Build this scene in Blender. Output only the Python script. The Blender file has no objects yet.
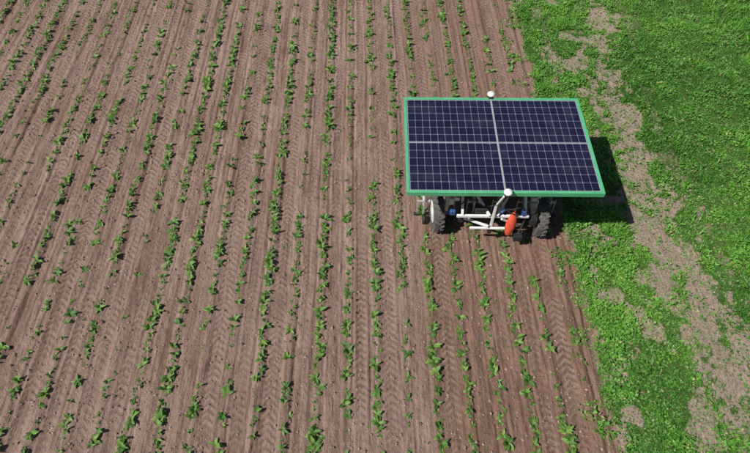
import bpy, math, numpy as np
from mathutils import Vector, Matrix
S=bpy.context.scene
rng=np.random.default_rng(7)
F=577.0; TH=math.radians(54.0); HC=9.37; YAW=math.radians(1.0)

# ---------------- helpers ----------------
def link(o,parent=None):
    S.collection.objects.link(o)
    if parent: o.parent=parent
    return o
def np_mesh(name,co,quads,attrs=None,smooth=False,tri=False):
    k=3 if tri else 4
    me=bpy.data.meshes.new(name)
    me.vertices.add(len(co)); me.vertices.foreach_set('co',np.ascontiguousarray(co,dtype=np.float32).ravel())
    me.loops.add(quads.size); me.loops.foreach_set('vertex_index',np.ascontiguousarray(quads,dtype=np.int32).ravel())
    me.polygons.add(len(quads)); me.polygons.foreach_set('loop_start',np.arange(0,quads.size,k,dtype=np.int32))
    me.update(calc_edges=True); me.validate()
    if attrs:
        for n,a in attrs.items():
            at=me.attributes.new(n,'FLOAT','POINT'); at.data.foreach_set('value',np.ascontiguousarray(a,dtype=np.float32))
    me.polygons.foreach_set('use_smooth',np.full(len(quads),smooth,dtype=bool))
    return me
_tab=[np.random.default_rng(100+i).random((256,256)) for i in range(12)]
def vn(x,y,s=0):
    t=_tab[s%12]; xi=np.floor(x).astype(int); yi=np.floor(y).astype(int)
    fx=x-xi; fy=y-yi; fx=fx*fx*(3-2*fx); fy=fy*fy*(3-2*fy)
    a=t[xi&255,yi&255]; b=t[(xi+1)&255,yi&255]; c=t[xi&255,(yi+1)&255]; d=t[(xi+1)&255,(yi+1)&255]
    return (a*(1-fx)+b*fx)*(1-fy)+(c*(1-fx)+d*fx)*fy
def fbm(x,y,s=0,o=3):
    r=0;a=.5;n=0
    for i in range(o):
        r=r+a*vn(x*2**i+17.3*i,y*2**i+5.1*i,s+i); n+=a; a*=.5
    return r/n
def sst(a,b,x):
    t=np.clip((x-a)/(b-a),0,1); return t*t*(3-2*t)

class NT:
    def __init__(s,name):
        s.m=bpy.data.materials.new(name); s.m.use_nodes=True; s.t=s.m.node_tree; s.N=s.t.nodes; s.L=s.t.links
        s.b=s.N['Principled BSDF']; s.out=s.N['Material Output']
    def n(s,typ,ins=None,**kw):
        x=s.N.new(typ)
        for k,v in kw.items(): setattr(x,k,v)
        if ins:
            for k,v in ins.items():
                if isinstance(v,bpy.types.NodeSocket): s.L.new(v,x.inputs[k])
                else: x.inputs[k].default_value=v
        return x
    def math(s,op,a,b=0.0,c=0.0):
        return s.n('ShaderNodeMath',{0:a,1:b,2:c},operation=op).outputs[0]
    def mix(s,f,a,b,mode='MIX'):
        x=s.n('ShaderNodeMix',data_type='RGBA',blend_type=mode)
        for k,v in ((0,f),(6,a),(7,b)):
            if isinstance(v,bpy.types.NodeSocket): s.L.new(v,x.inputs[k])
            else: x.inputs[k].default_value=v
        return x.outputs[2]
    def attr(s,n): return s.n('ShaderNodeAttribute',attribute_name=n).outputs['Fac']
    def noise(s,vec,scale,detail=3,rough=.6):
        return s.n('ShaderNodeTexNoise',{'Vector':vec,'Scale':scale,'Detail':detail,'Roughness':rough}).outputs['Fac']
    def ramp(s,f,a,b):
        x=s.n('ShaderNodeMapRange',{0:f,1:a,2:b,3:0.0,4:1.0},interpolation_type='SMOOTHSTEP'); return x.outputs[0]
    def set(s,k,v):
        if isinstance(v,bpy.types.NodeSocket): s.L.new(v,s.b.inputs[k])
        else: s.b.inputs[k].default_value=v

def simple(name,col,rough=.5,metal=0.0,var=.15,scale=9.0,coat=0.0):
    t=NT(name); geo=t.n('ShaderNodeTexCoord').outputs['Object']
    nz=t.noise(geo,scale,4); d=tuple(c*(1-var*2) for c in col)+(1,)
    t.set('Base Color',t.mix(t.ramp(nz,.3,.75),col+(1,),d)); t.set('Roughness',rough); t.set('Metallic',metal)
    t.set('Coat Weight',coat)
    return t.m

# ---------------- layout functions (world metres, rows run along +Y) ----------------
ROW0=.09; SP=.5
# every lane between two rows: (centre, strength, half width, tread pitch)
LANES={}
for k in range(-34,7):
    c=ROW0+SP*k+.25
    LANES[k]=(c,float(np.random.default_rng(k+500).choice([.2,.45,.7,.9],p=[.30,.25,.25,.20])),.085)
for k in range(-9,1):
    for c in (1.34+3*k,3.34+3*k):
        kk=round((c-.25-ROW0)/SP); LANES[kk]=(c,1.0,.115)
def edge(y): return 3.84+(y-2.4)*.026+ .16*(vn(y*1.3,y*0+3.3,4)-.5)+.14*(vn(y*5,y*0+9.3,5)-.5)
RY=[-50,3.8,5.1,7,8.9,12,14.6,60]; RX=[6.3,6.22,6.08,5.9,5.82,6.05,6.25,7.5]
def rutx(y): return np.interp(y,RY,RX)
def grass_density(x,y):
    e=edge(y); d=sst(-.08,.2,x-e)
    r=np.abs(x-rutx(y)-.25*(fbm(x*.9,y*.9,6)-.5)); w=np.interp(y,[3,8,14],[.56,.46,.32])
    patch=fbm(x*2.6,y*2.2,2,4); fine=fbm(x*8,y*8,10,2)
    bare=(1-sst(w*.3,w*1.6,r+1.3*(patch-.5)+1.1*(fine-.5)))
    d=d*(1-.88*bare)
    strip=(x<rutx(y))
    pn=fbm(x*3.3+4,y*2.7,8,4)
    d=np.where(strip,d*np.clip(.18+1.0*sst(.34,.53,pn),0,1),d*(.60+.40*sst(.30,.54,pn)))
    l=np.exp(-((x-4.72-.05*np.sin(y))/.13)**2)*sst(8.0,10,y)
    d=d*(1-.6*l)
    l=np.exp(-((x-rutx(y)-.85)/.22)**2)*(.2+.8*vn(x*0+1,y*.6,3))
    d=d*(1-.6*np.clip(l,0,1))
    return np.clip(d,0,1)

# ---------------- ground ----------------
def axis(lo,hi,step,mlo,mhi,mstep,far):
    a=list(np.arange(lo,hi,step)); b=list(np.arange(mlo,lo,mstep)); c=list(np.arange(hi,mhi,mstep))
    g1=[];v=mlo;s=mstep
    while v>-far: s*=1.5; v-=s; g1.append(v)
    g2=[];v=c[-1] if c else a[-1];s=mstep
    while v<far: s*=1.5; v+=s; g2.append(v)
    return np.array(g1[::-1]+b+a+c+g2)
X=axis(-11.4,9.0,.024,-22,22,.14,1500.); Y=axis(1.8,15.8,.026,-6,28,.2,1500.)
gx,gy=np.meshgrid(X,Y,indexing='ij')
x=gx.ravel(); y=gy.ravel()
e=edge(y); field=1-sst(-.05,.15,x-e)
near=(1-sst(11.5,20,np.abs(x)))*(1-sst(16,26,np.abs(y)))
wob=.03*(vn(y*.35,y*0,1)-.5)
xs=x+wob
rowd=np.abs(((xs-ROW0)/SP+.5)%1-.5)*SP
prof=(vn(xs*13.0,y*.3,0)-.5)*.032+(vn(xs*26,y*.5+7,1)-.5)*.026
ridge=.020*np.exp(-(rowd/.07)**2)
clod=(fbm(x*9,y*9,3,3)-.5)*.036+(vn(x*22,y*20,5)-.5)*.018
# knife furrows of the hoe on each side of the row
kn=-.024*np.exp(-((rowd-.105)/.018)**2)*(.4+.8*vn(xs*4,y*.4,4))
h=prof+ridge+clod*.8+kn
lane=np.floor((xs-ROW0)/SP).astype(int)
cen=np.zeros_like(x)+1e3; stg=np.zeros_like(x); hw=np.zeros_like(x)+.1
for k,(c,s_,w_) in LANES.items():
    m=lane==k; cen[m]=c; stg[m]=s_; hw[m]=w_
tu=xs-cen; tab=np.minimum(np.abs(tu),1.0)
fade=np.where(stg>=.99,.75+.25*vn(lane*3.3+.0,y*.5,7),sst(.35,.65,vn(lane*5.7+.5,y*.22,7)))
trk=(1-sst(hw*.75,hw*1.15,tab+.03*(fbm(x*14,y*14,6,2)-.5)))*stg*fade
trk=trk*(x<3.75)
h=h*(1-.75*trk)-.024*trk+.018*np.exp(-((tab-hw-.03)/.022)**2)*stg*fade
PIT=.125
ph=lane*.37+.35*(vn(y*.7,lane*1.7,9)-.5)+.35*(fbm(x*9,y*9,11,2)-.5)
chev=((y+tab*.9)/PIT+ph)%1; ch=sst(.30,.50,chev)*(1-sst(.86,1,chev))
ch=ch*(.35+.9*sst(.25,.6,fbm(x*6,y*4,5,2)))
h=h+trk*ch*.025
fieldh=h*field
r=np.abs(x-rutx(y)); gd=grass_density(x,y)
gh=(fbm(x*5,y*5,9,4)-.5)*.05*(1-field)-.03*np.exp(-(r/.35)**2)*(1-field)
z=(fieldh+gh)*near
hoed=sst(.85,1.15,xs)*field*(.55+.45*sst(-.5,1,8-y))
nx,ny=len(X),len(Y)
idx=np.arange(nx*ny).reshape(nx,ny)
quads=np.stack([idx[:-1,:-1],idx[1:,:-1],idx[1:,1:],idx[:-1,1:]],-1).reshape(-1,4)
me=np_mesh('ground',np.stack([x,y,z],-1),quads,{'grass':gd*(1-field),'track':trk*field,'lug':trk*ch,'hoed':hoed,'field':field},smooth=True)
ground=link(bpy.data.objects.new('ground',me))
zg=z.reshape(nx,ny)
def zat(px,py):
    i=np.clip(np.searchsorted(X,px),0,nx-1); j=np.clip(np.searchsorted(Y,py),0,ny-1)
    return zg[i,j]

t=NT('soil_and_turf')
tc=t.n('ShaderNodeTexCoord').outputs['Object']
st=t.n('ShaderNodeMapping',{0:tc,3:(1,.05,1)}).outputs[0]
st2=t.n('ShaderNodeMapping',{0:tc,3:(1,.10,1)}).outputs[0]
n1=t.noise(st,5.5,3,.6); n2=t.noise(st2,19,3,.65); n3=t.noise(tc,.55,4,.55); n4=t.noise(tc,22,5,.75); n5=t.noise(tc,75,3,.7)
soil=t.mix(t.ramp(n1,.34,.66),(.265,.165,.127,1),(.40,.275,.222,1))
soil=t.mix(t.math('MULTIPLY',t.ramp(n2,.40,.66),.68),soil,(.155,.092,.068,1))
soil=t.mix(t.math('MULTIPLY',t.ramp(n3,.4,.7),.35),soil,(.42,.305,.255,1))
soil=t.mix(t.math('MULTIPLY',t.ramp(n4,.50,.75),.60),soil,(.13,.078,.058,1))
soil=t.mix(t.math('MULTIPLY',t.ramp(n5,.55,.8),.35),soil,(.54,.42,.35,1))
ho=t.attr('hoed')
hs=t.mix(t.ramp(n2,.35,.65),(.135,.070,.046,1),(.33,.200,.142,1))
hs=t.mix(t.math('MULTIPLY',t.ramp(n4,.5,.75),.5),hs,(.095,.050,.034,1))
soil=t.mix(t.math('MULTIPLY',ho,.75),soil,hs)
trn=t.attr('track')
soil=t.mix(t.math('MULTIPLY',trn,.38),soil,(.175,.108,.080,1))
soil=t.mix(t.math('MULTIPLY',t.attr('lug'),.38),soil,(.45,.33,.27,1))  # lug pattern lightened: mild tread shading put into the colour, plus compaction moisture difference
dirt=t.mix(t.ramp(n4,.35,.7),(.44,.35,.27,1),(.22,.165,.115,1))
gsoil=t.mix(t.ramp(n4,.4,.65),(.05,.10,.018,1),(.10,.145,.035,1))
gcol=t.mix(t.ramp(t.math('ADD',t.attr('grass'),t.math('MULTIPLY',t.math('SUBTRACT',n4,.5),1.1)),.2,.65),dirt,gsoil)
fn=t.attr('field')
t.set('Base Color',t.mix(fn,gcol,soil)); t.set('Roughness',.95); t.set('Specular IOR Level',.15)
bh=t.math('ADD',n4,t.math('MULTIPLY',n5,.45))
bh=t.math('ADD',bh,t.math('MULTIPLY',n2,.8))
bmp=t.n('ShaderNodeBump',{'Height':bh,'Strength':.95,'Distance':.036})
t.set('Normal',bmp.outputs[0])
me.materials.append(t.m)

# ---------------- leaf material ----------------
def leafmat(name,dark,light,dry,trans=.3):
    t=NT(name); a=t.attr('tint'); 
    c=t.mix(a,dark+(1,),light+(1,)); c=t.mix(t.ramp(a,.93,1.0),c,dry+(1,))
    t.set('Base Color',c); t.set('Roughness',.5); t.set('Specular IOR Level',.35)
    tr=t.n('ShaderNodeBsdfTranslucent',{'Color':t.mix(.5,c,light+(1,))})
    mx=t.n('ShaderNodeMixShader',{0:trans,1:t.b.outputs[0],2:tr.outputs[0]})
    t.L.new(mx.outputs[0],t.out.inputs[0]); return t.m

# ---------------- crop plants ----------------
ks=np.arange(-31,8)
strong={-2:1.25,2:1.2,0:1.0,1:.9,3:.9,4:1.15,5:1.0,6:.95,-1:.85,-7:1.2,-8:1.15,-5:1.05,-4:1.15,-3:.8,-6:.75}
P=[]
for k in ks:
    xr=ROW0+SP*k
    dens=strong.get(int(k),rng.uniform(.65,1.15)); big=.74+.27*dens
    yy=-1.0+rng.random()*.2
    while yy<22:
        yy+=rng.uniform(.075,.15)
        pr=dens*(.22+1.2*float(vn(np.array(yy*.8+k*13.),np.array(k*3.7),2)))
        if rng.random()>pr: continue
        px=xr-.03*(float(vn(np.array(yy*.35),np.array(0.),1))-.5)+rng.normal(0,.026)
        if px>float(edge(np.array(yy)))-.1: continue
        P.append((px,yy,big*rng.uniform(.55,1.2)*(1 if rng.random()>.2 else .5)))
for i in range(1600):
    P.append((rng.uniform(-15,3.7),rng.uniform(0,20),rng.uniform(.12,.35)))
P=np.array(P)
nl=rng.integers(7,13,len(P)); pid=np.repeat(np.arange(len(P)),nl); n=len(pid)
az=rng.uniform(0,2*np.pi,n); L=P[pid,2]*rng.uniform(.07,.145,n); el=rng.uniform(.3,1.3,n); W=L*rng.uniform(.26,.42,n)
s=np.array([0,.3,.65,1.0]); wd=np.array([.10,.55,.5,.06])
el_s=el[:,None]-np.array([0,.25,.8,1.25])*rng.uniform(.5,1.1,n)[:,None]
seg=np.diff(s,prepend=0)[None,:]*L[:,None]
rr=np.cumsum(seg*np.cos(el_s),1); zz=np.cumsum(seg*np.sin(el_s),1)
ca,sa=np.cos(az)[:,None],np.sin(az)[:,None]
base=P[pid]; bz=zat(base[:,0],base[:,1])
co=np.zeros((n,4,3,3))
tw=rng.normal(0,.35,n)[:,None]
for j,o in enumerate((-1,0,1)):
    w=W[:,None]*wd[None,:]*o
    co[:,:,j,0]=base[:,0:1]+rr*ca-w*sa
    co[:,:,j,1]=base[:,1:2]+rr*sa+w*ca
    co[:,:,j,2]=bz[:,None]-.005+zz+abs(o)*W[:,None]*wd*.35+w*tw
idx=np.arange(n*12).reshape(n,4,3)
q=np.stack([idx[:,:-1,:-1],idx[:,1:,:-1],idx[:,1:,1:],idx[:,:-1,1:]],-1).reshape(-1,4)
tint=np.repeat(np.clip(rng.normal(.45,.28,n)+.4*(rng.random(len(P))[pid]-.5),0,.95),12).reshape(n,4,3)
tint[:,:,1]=np.clip(tint[:,:,1]+.12,0,.95)
tint=tint.ravel()
me=np_mesh('crop_plants',co.reshape(-1,3),q,{'tint':tint},smooth=True)
me.materials.append(leafmat('beet_leaf',(.045,.135,.02),(.22,.38,.085),(.30,.30,.08)))
link(bpy.data.objects.new('crop_plants',me))

# ---------------- grass / clover verge ----------------
def leaves(x0,x1,y0,y1,perm2,lmin,lmax,seed,elr=(.1,1.1),wr=(.3,.6),fn=None):
    g=np.random.default_rng(seed); N=int((x1-x0)*(y1-y0)*perm2)
    px=g.uniform(x0,x1,N); py=g.uniform(y0,y1,N)
    D=grass_density(px,py) if fn is None else fn(px,py)
    D=D*(.30+.95*fbm(px*7,py*7,4,2))
    k=g.random(N)<D; px=px[k];py=py[k];N=len(px)
    hgt=fbm(px*4+3,py*4,6,3)
    L=g.uniform(lmin,lmax,N)*(.6+.8*hgt); W=L*g.uniform(*wr,N); az=g.uniform(0,2*np.pi,N); el=g.uniform(*elr,N)
    lift=g.random(N)*.10*sst(.35,.7,hgt)
    d=np.stack([np.cos(az)*np.cos(el),np.sin(az)*np.cos(el),np.sin(el)],-1)
    sd=np.stack([-np.sin(az),np.cos(az),g.normal(0,.35,N)],-1)
    b=np.stack([px,py,zat(px,py)+lift],-1)
    m=b+d*L[:,None]*.55
    tip=b+d*L[:,None]; tip[:,2]-=L*.15
    c=np.stack([b,m+sd*W[:,None]*.5,tip,m-sd*W[:,None]*.5],1)
    big=fbm(px*.6,py*.6,1,3)
    tint=np.clip(g.normal(.5,.25,N)+(big-.5)*1.1+(hgt-.5)*.9,0,1); tint=np.repeat(np.where(g.random(N)<.05,1.0,np.minimum(tint,.92)),4)
    return c.reshape(-1,3),tint
parts=[leaves(3.5,7.6,1.6,16,3600,.03,.066,1,elr=(0.,.9),wr=(.35,.7)),
       leaves(7.6,11.2,6,16.5,3200,.035,.07,2,elr=(.1,1.1),wr=(.25,.55)),
       leaves(11.2,18,4,20,600,.06,.12,3),
       leaves(3.5,11.2,16,22,800,.06,.12,4),
       leaves(7.6,11.2,0,6,1200,.05,.09,5),
       leaves(3.5,7.6,-2,1.6,1000,.05,.1,6)]
def tall(px,py): return sst(9.2,10.3,px+.12*(py-13)+.8*(fbm(px,py,3)-.5))*sst(9.5,12,py)
parts.append(leaves(8.6,14,9,19,1500,.16,.34,8,elr=(.5,1.4),wr=(.04,.09),fn=tall))
def tuft(px,py):
    f=sst(.58,.70,fbm(px*1.9+9,py*1.9,7,2)); return f*grass_density(px,py)
parts.append(leaves(3.8,12,1.6,17,1300,.1,.2,9,elr=(.4,1.4),wr=(.06,.12),fn=tuft))
def creep(px,py):
    return (1-sst(0,.55,np.abs(px-edge(py))))*sst(.46,.60,fbm(px*3,py*3,5,3))*.9
parts.append(leaves(3.2,4.6,1.6,16,2400,.035,.07,10,elr=(0,.8),wr=(.4,.7),fn=creep))
co=np.concatenate([p[0] for p in parts]); ti=np.concatenate([p[1] for p in parts])
q=np.arange(len(co)).reshape(-1,4)
me=np_mesh('grass',co,q,{'tint':ti})
me.materials.append(leafmat('verge_leaf',(.04,.16,.018),(.20,.45,.065),(.42,.42,.18),.3))
link(bpy.data.objects.new('grass',me))
print('leaves',len(q))

# ---------------- soil clods ----------------
base=np.array([[1,0,0],[-1,0,0],[0,1,0],[0,-1,0],[0,0,1],[0,0,-1]],float)
tri=np.array([[0,2,4],[2,1,4],[1,3,4],[3,0,4],[2,0,5],[1,2,5],[3,1,5],[0,3,5]])
N=38000; px=rng.uniform(-11.5,8,N); py=rng.uniform(1.6,16.5,N)
inf=px<edge(py); keep=(inf&(rng.random(N)<.85))|((~inf)&(rng.random(N)<(1-grass_density(px,py))*.5))
px,py=px[keep],py[keep];N=len(px)
sz=.006+.026*rng.random(N)**3
v=base[None]*sz[:,None,None]*rng.uniform(.6,1.3,(N,6,3)); v[:,:,2]*=.7
v+=np.stack([px,py,zat(px,py)+sz*.3],-1)[:,None,:]
f=(tri[None]+np.arange(N)[:,None,None]*6).reshape(-1,3)
me=np_mesh('soil_clods',v.reshape(-1,3),f,{'tint':np.repeat(rng.random(N),6)},tri=True)
t=NT('clod_soil'); t.set('Base Color',t.mix(t.attr('tint'),(.16,.098,.073,1),(.40,.29,.235,1))); t.set('Roughness',.95)
me.materials.append(t.m); link(bpy.data.objects.new('soil_clods',me))

# ---------------- robot ----------------
def W2(xc,yc): 
    c,s=math.cos(YAW),math.sin(YAW); return (xc*c+yc*s,-xc*s+yc*c)
robot=bpy.data.objects.new('solar_farm_robot',None); link(robot)
wx,wy=W2(2.253,7.46); robot.location=(wx,wy,0); robot.rotation_euler=(0,0,math.radians(-1.5))
M={}
M['green']=simple('green_paint',(.10,.47,.23),.4,0,.10,4,.3)
M['silver']=simple('galvanised_steel',(.66,.68,.70),.4,.4,.15,14)
M['white']=simple('white_paint',(.80,.80,.79),.4,0,.06,6)
M['blue']=simple('blue_paint',(.05,.12,.34),.4,0,.15,8)
M['black']=simple('black_rubber',(.03,.03,.032),.8,0,.2,12)
M['tyre']=simple('dusty_tyre',(.13,.12,.11),.9,0,.3,10)
M['orange']=simple('orange_cover',(.74,.10,.045),.55,0,.12,8)
M['dark']=simple('dark_steel',(.05,.05,.055),.5,.4,.2,10)
import bmesh
def finish(bm,name,mat,bev=0,smooth=False):
    me=bpy.data.meshes.new(name); 
    bmesh.ops.recalc_face_normals(bm,faces=bm.faces[:])
    bm.to_mesh(me); bm.free(); me.materials.append(M[mat] if isinstance(mat,str) else mat)
    if smooth:
        for p in me.polygons: p.use_smooth=True
    o=link(bpy.data.objects.new(name,me),robot)
    if bev:
        b=o.modifiers.new('bevel','BEVEL'); b.width=bev; b.segments=2; b.limit_method='ANGLE'
    return o
def box(bm,c,s,rot=None):
    m=Matrix.Translation(Vector(c))@(rot.to_4x4() if rot else Matrix.Identity(4))@Matrix.Diagonal((s[0],s[1],s[2],1))
    bmesh.ops.create_cube(bm,size=1,matrix=m)
def beam(bm,a,b,w,hh=None):
    a=Vector(a);b=Vector(b);d=b-a
    q=d.to_track_quat('Z','Y'); box(bm,(a+b)/2,(w,hh or w,d.length),q.to_matrix())
def tube(bm,a,b,r,r2=None,seg=14):
    a=Vector(a);b=Vector(b);d=b-a; q=d.to_track_quat('Z','Y')
    bmesh.ops.create_cone(bm,cap_ends=True,segments=seg,radius1=r,radius2=r if r2 is None else r2,depth=d.length,matrix=Matrix.Translation((a+b)/2)@q.to_matrix().to_4x4())
def lathe(bm,prof,mat,seg=32,squash=1.0):
    rings=[]
    for r,zz in prof:
        rings.append([bm.verts.new(mat@Vector((r*math.cos(2*math.pi*i/seg),r*squash*math.sin(2*math.pi*i/seg),zz))) for i in range(seg)])
    for a,b in zip(rings,rings[1:]):
        for i in range(seg): bm.faces.new((a[i],a[(i+1)%seg],b[(i+1)%seg],b[i]))
    bm.faces.new(rings[0][::-1]); bm.faces.new(rings[-1])
def hose(name,pts,r,mat):
    cu=bpy.data.curves.new(name,'CURVE'); cu.dimensions='3D'; cu.bevel_depth=r; cu.bevel_resolution=3
    sp=cu.splines.new('NURBS'); sp.points.add(len(pts)-1); sp.use_endpoint_u=True; sp.order_u=3
    for p,c in zip(sp.points,pts): p.co=(*c,1)
    cu.materials.append(M[mat]); return link(bpy.data.objects.new(name,cu),robot)

HP=1.73; PW,PL=3.40,2.40; fw=.052
bm=bmesh.new()
for sx in (-1,1): box(bm,(sx*(PW/2-fw/2),0,HP-.05),(fw,PL-2*fw-.002,.10))
for sy in (-1,1): box(bm,(0,sy*(PL/2-fw/2),HP-.05),(PW,fw,.10))
finish(bm,'deck_frame','green',.006)
bm=bmesh.new()
for xx in (-1.1,-.55,0,.55,1.1): box(bm,(xx,0,HP-.085),(.05,PL-2*fw-.01,.05))
finish(bm,'deck_crossmembers','silver')
t=NT('solar_cells')
uv=t.n('ShaderNodeTexCoord').outputs['UV']; sp=t.n('ShaderNodeSeparateXYZ',{0:uv})
def lines(c,nn):
    f=t.math('FRACT',t.math('MULTIPLY',c,float(nn))); return t.math('ABSOLUTE',t.math('SUBTRACT',f,.5))
fu=lines(sp.outputs[0],12); fv=lines(sp.outputs[1],6)
ln=t.math('MAXIMUM',t.math('GREATER_THAN',fu,.472),t.math('GREATER_THAN',fv,.48))
dia=t.math('GREATER_THAN',t.math('ADD',fu,fv),.90)
msk=t.math('MAXIMUM',t.math('MULTIPLY',ln,.75),dia)
bb=t.math('LESS_THAN',t.math('ABSOLUTE',t.math('SUBTRACT',lines(sp.outputs[1],12),.25)),.03)
cellid=t.n('ShaderNodeTexWhiteNoise',{0:t.n('ShaderNodeVectorMath',{0:t.n('ShaderNodeVectorMath',{0:uv,1:(12,6,1)},operation='MULTIPLY').outputs[0]},operation='FLOOR').outputs[0]}).outputs[0]
cell=t.mix(cellid,(.006,.006,.026,1),(.012,.012,.042,1))
cell=t.mix(t.math('MULTIPLY',bb,.12),cell,(.3,.32,.4,1))
pc=t.mix(msk,cell,(.24,.25,.33,1))
oc=t.n('ShaderNodeTexCoord').outputs['Object']
dust=t.ramp(t.noise(oc,3,5,.6),.45,.8)
pc=t.mix(t.math('MULTIPLY',dust,.05),pc,(.4,.35,.3,1))
t.set('Base Color',pc); t.set('Roughness',t.math('ADD',t.math('MULTIPLY',dust,.12),.08)); t.set('Coat Weight',.3); t.set('Coat Roughness',.05)
cellmat=t.m
alu=simple('aluminium_trim',(.62,.63,.66),.35,.5,.1,10)
iw=(PW-2*fw)/2; il=(PL-2*fw)/2; g=.004; tr=.013
for i,sx in enumerate((-1,1)):
    for j,sy in enumerate((-1,1)):
        cx=sx*iw/2; cy=sy*il/2; w=iw-2*g; l=il-2*g
        bm=bmesh.new(); zt=HP-.012
        for a in (-1,1):
            box(bm,(cx+a*(w/2-tr/2),cy,zt-.02),(tr,l,.04)); box(bm,(cx,cy+a*(l/2-tr/2),zt-.0205),(w-2*tr-.001,tr,.04))
        finish(bm,'module_trim',alu,.002)
        a=w/2-tr;b=l/2-tr; mesh=bpy.data.meshes.new('solar_module')
        co=[(cx-a,cy-b,zt-.004),(cx+a,cy-b,zt-.004),(cx+a,cy+b,zt-.004),(cx-a,cy+b,zt-.004)]
        co+=[(p[0],p[1],p[2]-.03) for p in co]
        mesh.from_pydata(co,[],[(0,1,2,3),(7,6,5,4),(0,4,5,1),(1,5,6,2),(2,6,7,3),(3,7,4,0)])
        u=mesh.uv_layers.new(name='UVMap')
        for k,c in enumerate([(0,0),(1,0),(1,1),(0,1)]): u.data[k].uv=c
        mesh.materials.append(cellmat); link(bpy.data.objects.new('solar_module',mesh),robot)
bm=bmesh.new(); box(bm,(0,0,HP-.004),(.022,PL-2*fw-.004,.012)); finish(bm,'centre_joint',alu,.002)
# GPS antennas
for yy,xx in ((1.235,.0),(-1.235,.02)):
    bm=bmesh.new(); mt=Matrix.Translation((xx,yy,HP+.03))
    lathe(bm,[(.03,-.09),(.03,-.002),(.06,0),(.076,.02),(.074,.04),(.06,.058),(.03,.068),(.005,.071)],mt)
    finish(bm,'gps_antenna','white',0,True)
    bm=bmesh.new(); box(bm,(xx,yy*.985,HP-.02),(.10,.12,.045)); finish(bm,'antenna_bracket','dark',.004)
def wheel(cx,cy,R,w,yaw,name):
    base=Matrix.Translation((cx,cy,R-.02))@Matrix.Rotation(yaw,4,'Z')@Matrix.Rotation(math.pi/2,4,'Y')
    bm=bmesh.new()
    lathe(bm,[(R*.56,-w*.42),(R*.75,-w*.5),(R*.9,-w*.47),(R*.955,-w*.32),(R*.97,0),(R*.955,w*.32),(R*.9,w*.47),(R*.75,w*.5),(R*.56,w*.42)],base,40)
    for i in range(22):
        for sd in (-1,1):
            a=2*math.pi*(i+(.5 if sd>0 else 0))/22
            m=base@Matrix.Rotation(a,4,'Z')@Matrix.Translation((R*.965,0,sd*w*.25))@Matrix.Rotation(sd*.55,4,'X')@Matrix.Diagonal((.05,.026,w*.52,1))
            bmesh.ops.create_cube(bm,size=1,matrix=m)
    finish(bm,name+'_tyre','tyre')
    bm=bmesh.new()
    lathe(bm,[(R*.57,-w*.46),(R*.52,-w*.40),(R*.2,-w*.2),(R*.2,w*.2),(R*.52,w*.40),(R*.57,w*.46)],base,32)
    lathe(bm,[(R*.18,-w*.5),(R*.18,w*.5)],base,16)
    finish(bm,name+'_rim','white',.003)
wheel(-1.03,-.56,.40,.21,.06,'left_wheel'); wheel(.98,-.66,.40,.21,-.1,'right_wheel')
wheel(-1.03,.85,.40,.21,0,'left_far_wheel'); wheel(.98,.85,.40,.21,0,'right_far_wheel')
bm=bmesh.new()
for sx in (-.72,.70):
    beam(bm,(sx,-.78,1.02),(sx,1.02,1.02),.09)
for yy in (-.62,.1,.86): box(bm,(-.01,yy,1.11),(2.0,.08,.08))
for sx in (-.72,.70):
    for yy in (-.55,.8): beam(bm,(sx,yy,1.07),(sx*1.25,yy*1.15,1.62),.05)
finish(bm,'chassis','silver',.006)
for sx,yy in ((-1.03,-.56),(.98,-.66),(-1.03,.85),(.98,.85)):
    bm=bmesh.new(); s=1 if sx>0 else -1; ix=sx-s*.17
    beam(bm,(ix,yy,.34),(ix,yy,1.02),.07,.09); box(bm,(sx-s*.20,yy,1.06),(.24,.12,.07)); box(bm,(ix-s*.06,yy-.05,.80),(.10,.12,.18))
    finish(bm,'wheel_leg','silver',.005)
    bm=bmesh.new(); tube(bm,(sx-s*.10,yy,.38),(sx-s*.32,yy,.38),.075,.06,18); finish(bm,'wheel_motor','blue',.006)
bm=bmesh.new()
beam(bm,(-.72,-.98,.78),(.62,-.98,.78),.05)
beam(bm,(-.42,-.6,1.12),(-.12,-1.02,.84),.045); beam(bm,(.30,-.6,1.12),(.02,-1.02,.84),.045)
beam(bm,(-.62,-.70,.40),(-.12,-1.10,.62),.04); beam(bm,(-.45,-1.05,.50),(.20,-1.10,.56),.04)
beam(bm,(-.05,-1.02,1.15),(-.05,-1.02,.45),.045); beam(bm,(-.02,-1.22,1.66),(-.05,-1.02,1.15),.035)
beam(bm,(.10,-1.06,.80),(.50,-.95,.45),.035)
for xx in (-.62,.55): beam(bm,(xx,-.98,.82),(xx,-.70,1.08),.045)
finish(bm,'front_linkage','white',.005)
bm=bmesh.new()
box(bm,(-.80,-.93,.84),(.10,.09,.11)); box(bm,(.50,-.98,.90),(.06,.08,.13)); tube(bm,(.08,-1.0,.92),(.2,-.9,.95),.03)
finish(bm,'actuators','blue',.01)
bm=bmesh.new(); box(bm,(-.28,-.90,.90),(.22,.14,.12)); box(bm,(-.62,-.92,.60),(.10,.08,.10)); box(bm,(.74,-.95,.62),(.12,.14,.2)); tube(bm,(-.05,-1.02,.46),(-.05,-1.02,.30),.06,.03); box(bm,(.48,-1.10,.32),(.16,.18,.14)); beam(bm,(.48,-1.1,.36),(.62,-.9,.75),.03)
finish(bm,'control_boxes','dark',.01)
bm=bmesh.new(); mt=Matrix.Translation((.28,-1.12,.36))@Matrix.Rotation(math.radians(5),4,'Y')@Matrix.Rotation(math.radians(-12),4,'X')
lathe(bm,[(.02,0),(.055,.03),(.08,.12),(.098,.25),(.092,.36),(.064,.50),(.034,.58),(.016,.61)],mt,24,.7)
finish(bm,'orange_cover','orange',0,True)
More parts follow.
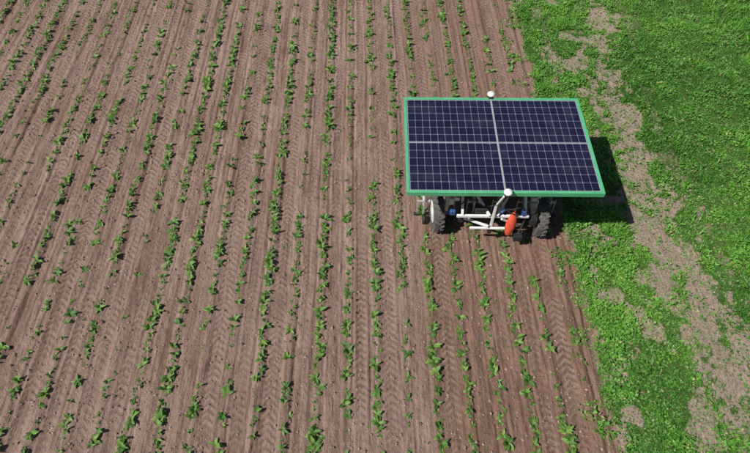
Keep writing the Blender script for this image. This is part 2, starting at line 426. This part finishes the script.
bm=bmesh.new(); beam(bm,(.36,-1.03,.95),(.30,-.98,.80),.03); tube(bm,(.34,-1.13,.98),(.05,-1.02,1.1),.012); finish(bm,'cover_mount','dark')
for k in range(6):
    xx=-1.28+.5*k
    bm=bmesh.new()
    beam(bm,(xx,.05,.95),(xx,.05,.45),.05); beam(bm,(xx,.05,.48),(xx,-.38,.30),.035); beam(bm,(xx,.05,.62),(xx,-.38,.44),.035)
    beam(bm,(xx,-.38,.5),(xx,-.40,.06),.03); beam(bm,(xx+.12,-.30,.42),(xx+.12,-.33,.03),.02); beam(bm,(xx-.12,-.30,.42),(xx-.12,-.33,.03),.02); beam(bm,(xx-.13,-.32,.38),(xx+.13,-.32,.38),.03)
    finish(bm,'hoe_unit','silver',.003)
    bm=bmesh.new(); box(bm,(xx+.12,-.36,.03),(.13,.08,.012)); box(bm,(xx-.12,-.36,.03),(.13,.08,.012)); tube(bm,(xx-.02,-.55,.1),(xx+.02,-.55,.1),.1,seg=22)
    finish(bm,'hoe_blades','dark')
bm=bmesh.new(); beam(bm,(-1.38,.05,.98),(1.34,.05,.98),.08); finish(bm,'toolbar','silver',.005)
bm=bmesh.new(); box(bm,(0,.55,1.0),(.8,.45,.34)); finish(bm,'battery_box','white',.02)
hose('cable',[(-.80,-.9,.9),(-.7,-1.0,1.1),(-.5,-.85,1.25),(-.28,-.9,.96)],.012,'black')
hose('cable',[(.15,-.93,.96),(.2,-1.1,1.1),(.4,-1.05,1.15),(.5,-.98,1.0)],.012,'black')
hose('cable',[(.02,-1.22,1.66),(.03,-1.15,1.4),(-.03,-1.05,1.2),(-.28,-.92,.98)],.01,'black')
hose('cable',[(.75,-.95,.7),(.85,-.85,.9),(.8,-.6,1.0),(.7,-.5,1.05)],.012,'black')

# ---------------- light / world / camera ----------------
dx,dy=W2(1.30,.66); d=Vector((dx,dy,-HP)).normalized()
sun=bpy.data.lights.new('sun','SUN'); sun.energy=5.0; sun.angle=math.radians(.5); sun.color=(1,.965,.92)
so=bpy.data.objects.new('sun',sun); so.rotation_euler=d.to_track_quat('-Z','Y').to_euler(); so.location=(-10,-5,20); link(so)
w=bpy.data.worlds.new('World'); S.world=w; w.use_nodes=True
nt=w.node_tree; bg=nt.nodes['Background']; sky=nt.nodes.new('ShaderNodeTexSky'); sky.sky_type='NISHITA'; sky.sun_disc=False
sky.sun_elevation=math.asin(-d.z); sky.sun_rotation=math.atan2(-d.x,-d.y)%(2*math.pi); sky.air_density=1.0; sky.dust_density=.6
nt.links.new(sky.outputs[0],bg.inputs[0]); bg.inputs[1].default_value=.05
cam=bpy.data.cameras.new('camera'); cam.sensor_width=36; cam.lens=F/750*36; cam.clip_end=4000
co=bpy.data.objects.new('camera',cam); co.location=(0,0,HC); co.rotation_euler=(math.pi/2-TH,0,-YAW); link(co); S.camera=co
S.view_settings.view_transform='Standard'; S.view_settings.look='None'; S.view_settings.exposure=0
